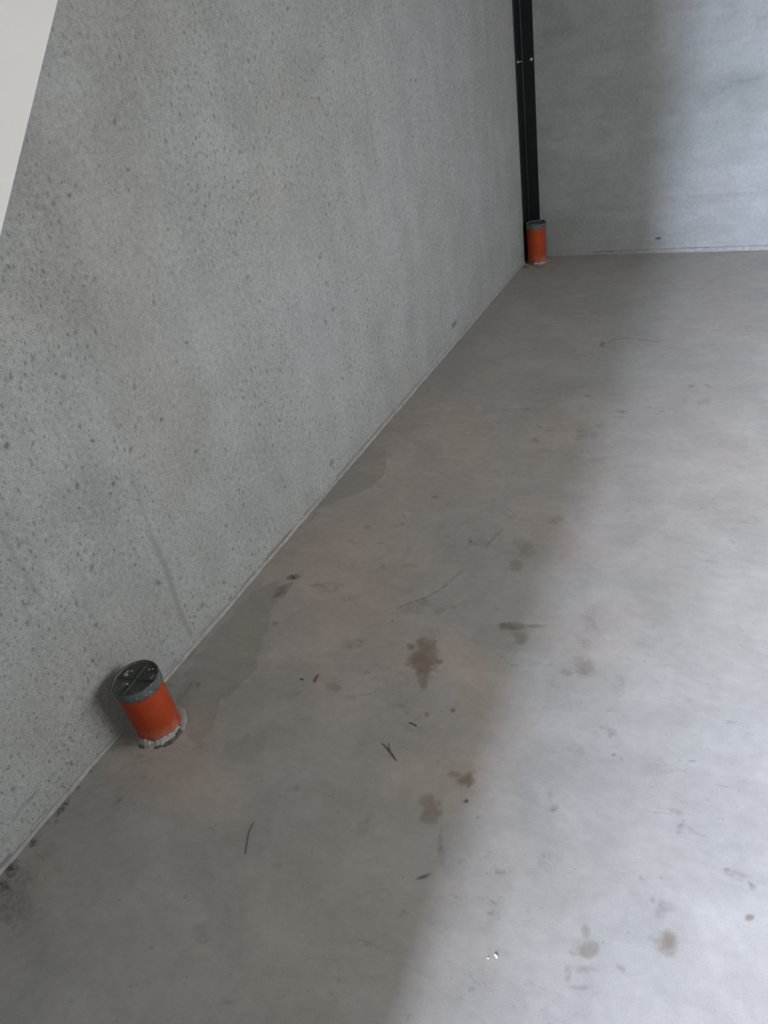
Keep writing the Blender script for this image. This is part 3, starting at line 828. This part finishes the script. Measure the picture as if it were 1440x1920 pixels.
# unseen walls added to block the sky; their gap lets the lamp strip in
struct('wall_sky_block', box_mesh('wall_sky_block', [(-9, -.75, -10.4, -10.0, -.2, 14), (1.56, 9, -10.4, -10.0, -.2, 14)]), M['ceiling'])
struct('wall_right', box_mesh('wall_right', [(ROOM_X, ROOM_X+.2, ROOM_Y, WIN_Y0, -.2, ROOM_Z), (ROOM_X, ROOM_X+.2, WIN_Y1, .2, -.2, ROOM_Z),
                                             (ROOM_X, ROOM_X+.2, WIN_Y0, WIN_Y1, -.2, WIN_Z0), (ROOM_X, ROOM_X+.2, WIN_Y0, WIN_Y1, WIN_Z1, ROOM_Z)]), M['ceiling'])
fx0, fx1, ym = ROOM_X+.06, ROOM_X+.12, (WIN_Y0+WIN_Y1)/2
struct('window_1', box_mesh('window_1', [(fx0, fx1, WIN_Y0, WIN_Y1, WIN_Z0, WIN_Z0+.05), (fx0, fx1, WIN_Y0, WIN_Y1, WIN_Z1-.05, WIN_Z1),
                                         (fx0, fx1, WIN_Y0, WIN_Y0+.05, WIN_Z0+.05, WIN_Z1-.05), (fx0, fx1, WIN_Y1-.05, WIN_Y1, WIN_Z0+.05, WIN_Z1-.05),
                                         (fx0, fx1, ym-.03, ym+.03, WIN_Z0+.05, WIN_Z1-.05)]), M['white'])
struct('wall_front', box_mesh('wall_front', [(-.2, DOOR_X0, ROOM_Y-.2, ROOM_Y, 0, ROOM_Z), (DOOR_X1, ROOM_X+.2, ROOM_Y-.2, ROOM_Y, 0, ROOM_Z), (DOOR_X0, DOOR_X1, ROOM_Y-.2, ROOM_Y, DOOR_Z, ROOM_Z)]), M['bounce_cut'])
struct('ceiling', box_mesh('ceiling', [(-.2, ROOM_X+.2, ROOM_Y-.2, .2, ROOM_Z, ROOM_Z+.2)]), M['ceiling'])

def joint_strip(name, a, b, along, out, hbase, hvar, seed, step=0.012, dep=0.005, hfun=None):
    """uneven mortar joint left along the foot of a wall"""
    L = b - a; n = int(L/step)
    rnd = random.Random(seed); vs, fs = [], []
    h = np.linspace(a, b, n+1)
    hh = hbase + hvar*vnoise(h, h*0, 9, seed) + hvar*0.35*vnoise(h, h*0, 55, seed+1)
    if hfun: hh = hh*np.array([hfun(t) for t in h])
    dd = dep*(1 + 0.35*vnoise(h, h*0, 20, seed+2) + 0.2*vnoise(h, h*0, 90, seed+3))
    for t, z, d in zip(h, hh, dd):
        z = max(z, 0.002)
        for o_, zz in ((-0.004, z), (d*0.55, z), (d*0.85, z*0.6), (d*1.15, -0.004)):
            p = Vector((0, 0, zz)) + Vector(along)*t + Vector(out)*o_
            vs.append(p)
    for i in range(n):
        for k in range(3): fs.append((4*i+k, 4*i+k+1, 4*i+k+5, 4*i+k+4))
    me = bpy.data.meshes.new(name); me.from_pydata(vs, [], fs); me.update()
    bm = bmesh.new(); bm.from_mesh(me); bmesh.ops.recalc_face_normals(bm, faces=bm.faces); bm.to_mesh(me); bm.free()
    if me.polygons[0].normal.dot(Vector(out) + Vector((0, 0, 1))) < 0: me.flip_normals()
    return struct(name, me, M['joint'])
joint_strip('trim_1', ROOM_Y, -0.12, (0, 1, 0), (1, 0, 0), 0.0100, 0.0028, 31, hfun=lambda t: 0.45 + 0.55*min(1, abs(t+3.72)/0.16) if abs(t+3.72) < 0.16 else 1.0)
joint_strip('trim_2', 0.10, ROOM_X, (1, 0, 0), (0, -1, 0), 0.019, 0.004, 41, dep=0.004, hfun=lambda t: 0.25 if t < .34 else min(1.0, 0.25 + (t-.34)*4))

# ------------------------------------------------------------------ things
def thing(name, label, cat, loc=(0, 0, 0), rotz=0.0, group=None):
    o = bpy.data.objects.new(name, None); COL.objects.link(o)
    o.location = loc; o.rotation_euler = (0, 0, rotz); o.empty_display_size = 0.05
    o['label'] = label; o['category'] = cat
    if group: o['group'] = group
    return o
def tag(o, label, cat, group=None):
    o['label'] = label; o['category'] = cat
    if group: o['group'] = group
    return o

def ring_lump(name, r0, r1, h, seed, a0=0.0, a1=2*math.pi, n=72, rough=0.35):
    """a rough bead of mortar around the foot of a pipe"""
    rnd = random.Random(seed); vs, fs = [], []
    full = abs(a1-a0-2*math.pi) < 1e-6
    ang = np.linspace(a0, a1, n, endpoint=not full)
    nz = lambda s, f: vnoise(np.cos(ang), np.sin(ang), f, s)
    wv = 1 + rough*nz(seed, 3) + rough*0.6*nz(seed+1, 9) + rough*0.4*nz(seed+4, 22)
    hv = 1 + rough*nz(seed+2, 4) + rough*0.7*nz(seed+3, 11) + rough*0.5*nz(seed+5, 25)
    if not full:
        e = np.sin(np.linspace(0, math.pi, n))**0.4; wv = wv*e; hv = hv*e
    wv = np.maximum(wv, .05); hv = np.maximum(hv, .05)
    for a, w, hh in zip(ang, wv, hv):
        for f, z in ((0, 0.9), (0.25, 1.0), (0.6, 0.65), (0.85, 0.25), (1.0, -0.1)):
            r = r0 + (r1-r0)*w*f
            vs.append((r*math.cos(a), r*math.sin(a), h*hh*z if z > 0 else -0.002))
    m = 5; last = n if full else n-1
    for i in range(last):
        j = (i+1) % n
        for k in range(m-1): fs.append((i*m+k, i*m+k+1, j*m+k+1, j*m+k))
    me = bpy.data.meshes.new(name); me.from_pydata(vs, [], fs); me.update()
    bm = bmesh.new(); bm.from_mesh(me); bmesh.ops.recalc_face_normals(bm, faces=bm.faces); bm.to_mesh(me); bm.free()
    smooth(me)
    return me

def drain_pipe(label, x, y, h, rib_ang, seed, drops, collars):
    t = thing('drain_pipe', label, 'drain pipe', (x, y, 0), 0, 'capped drain pipes standing along the wall')
    R = 0.055; hc = 0.031; zc = h - hc
    body = link('pipe_body', lathe('pipe_body', [(R-0.004, zc+0.006), (R, zc+0.006), (R, zc*0.66), (R+0.0004, zc*0.33), (R+0.0008, -0.01)], 64), M['pipe'], t)
    smooth(body.data, 40)
    rc = 0.0585
    wob = lambda a, k: (0.0002*math.sin(5*a+k), 0.0004*math.sin(3*a+seed))
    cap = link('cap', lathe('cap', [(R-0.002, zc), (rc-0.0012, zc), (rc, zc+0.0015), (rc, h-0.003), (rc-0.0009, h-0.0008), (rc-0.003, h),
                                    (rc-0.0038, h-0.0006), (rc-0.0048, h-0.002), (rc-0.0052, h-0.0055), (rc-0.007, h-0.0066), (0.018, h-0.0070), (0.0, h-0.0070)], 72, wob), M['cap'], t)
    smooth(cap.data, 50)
    cap['label'] = 'dark grey plastic cap'
    # cross of thin ribs in the sunk lid
    for ang in rib_ang:
        me = box_mesh('rib', [(-0.0505, 0.0505, -0.0009, 0.0009, h-0.0080, h-0.0036)])
        rb = link('rib', me, M['cap'], cap); rb.rotation_euler = (0, 0, ang)
    for k, (dx, dy, sx, sy) in enumerate(drops):     # blobs of mortar dried on the lid
        bm = bmesh.new(); bmesh.ops.create_icosphere(bm, subdivisions=2, radius=1)
        rnd = random.Random(seed*10+k)
        for v in bm.verts:
            v.co *= 1 + rnd.uniform(-.22, .22)
            v.co = (v.co.x*sx + dx, v.co.y*sy + dy, max(v.co.z, -.3)*0.0022 + h - 0.0066)
        me = bpy.data.meshes.new('mortar_drop'); bm.to_mesh(me); bm.free(); smooth(me)
        link('mortar_drop', me, M['mortar'], cap)
    for nm, r1, hh, a0, a1, mt, sd, lab in collars:
        c = link(nm, ring_lump(nm, R-0.001, r1, hh, sd, a0, a1), M[mt], t); c['label'] = lab
    return t

drain_pipe('orange drain stub with cement-smeared grey cap, standing alone midway along the pored wall', 0.0900, -3.7343, 0.1833, (0.208, 1.660), 3, [(-0.036, 0.004, 0.007, 0.004), (-0.040, 0.012, 0.003, 0.006), (-0.030, 0.018, 0.004, 0.0025), (0.012, 0.036, 0.003, 0.003), (0.020, 0.040, 0.004, 0.0025), (-0.012, -0.020, 0.006, 0.002)],
           [('mortar_collar', 0.0665, 0.016, -2.75, 0.35, 'mortar', 51, 'pale broken mortar at the foot'),
            ('grout_ring', 0.074, 0.005, -2.2, 1.1, 'grout', 57, 'dark grout ring around the foot'),
            ('mortar_base', 0.071, 0.004, 0.0, 2*math.pi, 'joint', 61, 'grey mortar bed')])
drain_pipe('orange drain stub with grey cap, standing in the wall corner before the black steel angle', 0.0761, -0.1026, 0.2310, (0.9, 2.47), 5, [(-0.016, -0.022, 0.009, 0.006), (0.004, -0.030, 0.006, 0.008), (0.006, -0.018, 0.004, 0.005)],
           [('mortar_collar', 0.069, 0.012, -1.75, -0.35, 'mortar', 71, 'pale broken mortar at the foot'),
            ('grout_ring', 0.076, 0.005, -3.1, -1.0, 'grout', 77, 'dark grout ring around the foot'),
            ('mortar_base', 0.069, 0.004, -2.9, 1.2, 'joint', 81, 'grey mortar bed')])

# steel angle in the corner
def steel_angle():
    t = thing('steel_angle', 'tall black steel angle fixed upright in the corner behind the orange drain stub', 'steel angle', (0, 0, 0))
    A_, B_, T = 0.112, 0.0725, 0.005            # flange along the left wall, flange along the back wall, thickness
    g = 0.0012
    prof = [(g, -g), (B_, -g), (B_, -g-T*0.7), (B_-T*0.3, -g-T)]
    for i in range(7):                              # inner fillet
        a = math.pi/2*i/6; r = 0.006
        prof.append((g+T+r - r*math.sin(a), -g-T-r + r*math.cos(a)))
    prof += [(g+T, -A_+T*0.3), (g+T*0.7, -A_), (g, -A_)]
    H = ROOM_Z
    n = len(prof)
    vs = [(x, y, 0) for x, y in prof] + [(x, y, H) for x, y in prof]
    fs = [(i, (i+1) % n, n+(i+1) % n, n+i) for i in range(n)] + [tuple(range(n))[::-1], tuple(range(n, 2*n))]
    me = bpy.data.meshes.new('profile'); me.from_pydata(vs, [], fs); me.update()
    bm = bmesh.new(); bm.from_mesh(me); bmesh.ops.recalc_face_normals(bm, faces=bm.faces); bm.to_mesh(me); bm.free()
    smooth(me, 25)
    link('profile', me, M['steel'], t)
    return t
ang = steel_angle()

def bolt(parent, loc, axis):
    """round-headed screw with washer; axis = direction the head points to"""
    me = lathe('bolt', [(0.0, -0.003), (0.0075, -0.003), (0.0085, -0.0005), (0.0085, 0.0006), (0.0062, 0.0012), (0.0060, 0.003), (0.0050, 0.0048), (0.0030, 0.0058), (0.0, 0.0062)], 24)
    smooth(me, 50)
    b = link('bolt', me, M['zinc'], parent)
    b.location = loc
    b.rotation_euler = Vector(axis).to_track_quat('Z', 'Y').to_euler()
    b['label'] = 'bright zinc screw head'
    return b
bolt(ang, (0.0565, -0.0064, 1.0545), (0, -1, 0))
bl = bolt(ang, (0.0064, -0.083, 1.057), (1, 0, 0))
stud = lathe('stud', [(0.0, 0.004), (0.0030, 0.004), (0.0030, 0.021), (0.0024, 0.0225), (0.0, 0.0225)], 16); smooth(stud, 50)
sb = link('stud', stud, M['zinc'], bl)

# white diagonal board on the left wall (45 degrees), foot on the floor, head at the ceiling
def diagonal_board():
    y0, slope, x0, x1, w = -4.6885, 1.0131, 0.0008, 0.040, 0.34
    dy = w*math.hypot(1, slope)/slope               # horizontal width of the cut ends
    zt = ROOM_Z - 0.001
    pts = [(y0, 0.0), (y0 + zt/slope, zt), (y0 + zt/slope - dy, zt), (max(y0 - dy, ROOM_Y+0.004), 0.0)]
    if y0 - dy < ROOM_Y+0.004:
        pts.insert(3, (ROOM_Y+0.004, (ROOM_Y+0.004-(y0-dy))*slope))
    bm = bmesh.new()
    f = bm.faces.new([bm.verts.new((x1, y, z)) for y, z in pts])
    ex = bmesh.ops.extrude_face_region(bm, geom=[f])
    bmesh.ops.translate(bm, verts=[v for v in ex['geom'] if isinstance(v, bmesh.types.BMVert)], vec=(x0-x1, 0, 0))
    bmesh.ops.recalc_face_normals(bm, faces=bm.faces)
    bmesh.ops.bevel(bm, geom=bm.edges[:], offset=0.003, segments=3, affect='EDGES', profile=0.5)
    me = bpy.data.meshes.new('diagonal_board'); bm.to_mesh(me); bm.free()
    smooth(me, 30)
    return tag(link('diagonal_board', me, M['white']), 'smooth white painted board running diagonally across the concrete wall', 'board')
diagonal_board()

# ------------------------------------------------------------------ litter on the floor
def pebble(name, loc, size, seed, mat, label, cat, rotz=0.0, group=None):
    bm = bmesh.new(); bmesh.ops.create_icosphere(bm, subdivisions=2, radius=1)
    rnd = random.Random(seed)
    for v in bm.verts:
        v.co *= 1 + rnd.uniform(-.16, .16)
        v.co.x *= size[0]; v.co.y *= size[1]; v.co.z *= size[2]
    lo = min(v.co.z for v in bm.verts)
    for v in bm.verts: v.co.z -= lo
    me = bpy.data.meshes.new(name); bm.to_mesh(me); bm.free()
    o = link(name, me, M[mat]); o.location = loc; o.rotation_euler = (0, 0, rotz)
    return tag(o, label, cat, group)

def strand(name, pts, radii, mat, label, cat, branch=None):
    """thin round strand lying on the floor"""
    bm = bmesh.new()
    def tube(P, Rr):
        P = [Vector((x, y, z)) for x, y, z in P]; rings = []
        for i, p in enumerate(P):
            d = (P[min(i+1, len(P)-1)] - P[max(i-1, 0)]).normalized()
            s = d.cross(Vector((0, 0, 1))).normalized(); u = s.cross(d)
            rings.append([bm.verts.new(p + (s*math.cos(a) + u*math.sin(a))*Rr[i]) for a in [k*math.pi/3 for k in range(6)]])
        for a, b in zip(rings[:-1], rings[1:]):
            for k in range(6): bm.faces.new((a[k], a[(k+1) % 6], b[(k+1) % 6], b[k]))
        bm.faces.new(rings[0][::-1]); bm.faces.new(rings[-1])
    tube(pts, radii)
    if branch: tube(*branch)
    bmesh.ops.recalc_face_normals(bm, faces=bm.faces)
    ox, oy = pts[0][0], pts[0][1]
    for v in bm.verts: v.co.x -= ox; v.co.y -= oy
    me = bpy.data.meshes.new(name); bm.to_mesh(me); bm.free(); smooth(me)
    o = link(name, me, M[mat]); o.location = (ox, oy, 0)
    return tag(o, label, cat)

pebble('plaster_chip', (1.0614, -3.9472, 0), (0.0050, 0.0024, 0.0018), 7, 'chip', 'small bright white plaster chip on the daylit floor, the larger of two', 'chip', -0.706)
pebble('plaster_chip', (1.0493, -3.9557, 0), (0.0019, 0.0016, 0.0009), 8, 'chip', 'tiny whitish plaster crumb beside the bright white chip on the floor', 'chip')
pebble('pebble', (0.9081, -3.6771, 0), (0.0042, 0.0035, 0.0024), 9, 'twig', 'tiny dark pebble on the floor between two brown stains', 'pebble')
z = 0.0011
strand('bark_sliver', [(0.4114, -3.4583, 0.0019), (0.4124, -3.4657, 0.0019), (0.4128, -3.4752, 0.0019), (0.4160, -3.4837, 0.0019)], [0.0014, 0.0021, 0.0021, 0.0014], 'wood', 'short reddish brown bark sliver lying on the shaded floor', 'sliver')
strand('bark_crumb', [(0.3699, -3.4845, 0.0013), (0.3766, -3.4844, 0.0013), (0.3818, -3.4847, 0.0013)], [0.0012, 0.0019, 0.0014], 'twig', 'tiny dark bark crumb beside the reddish brown sliver', 'crumb')
strand('fibre_curl', [(0.7055, -3.5262, z), (0.7088, -3.5250, z), (0.7187, -3.5253, z), (0.7240, -3.5268, z), (0.7285, -3.5300, z)], [0.0008, 0.0013, 0.0014, 0.0013, 0.0008], 'twig', 'short curved dark fibre lying on the shaded floor', 'fibre')
strand('dry_twig', [(0.6672, -3.6000, 0.0006), (0.6875, -3.6090, 0.0009), (0.7034, -3.6197, 0.0015), (0.7130, -3.6265, 0.0012), (0.7219, -3.6332, 0.0007)], [0.0005, 0.0010, 0.0017, 0.0014, 0.0008], 'twig', 'forked dry grey brown twig lying on the shaded floor', 'twig',
       ([(0.6840, -3.5950, 0.0005), (0.6890, -3.6040, 0.0008), (0.6990, -3.6165, 0.0012)], [0.0005, 0.0009, 0.0013]))
strand('hair_strand', [(0.4846, -3.8800, 0.001), (0.4855, -3.8910, 0.001), (0.4876, -3.9015, 0.001), (0.4918, -3.9130, 0.001), (0.4972, -3.9239, 0.001), (0.5030, -3.9360, 0.001), (0.5091, -3.9474, 0.001)],
       [0.0005, 0.0007, 0.0009, 0.0009, 0.0008, 0.0008, 0.0006], 'twig', 'long thin dark bent strand on the shaded bare floor', 'strand')
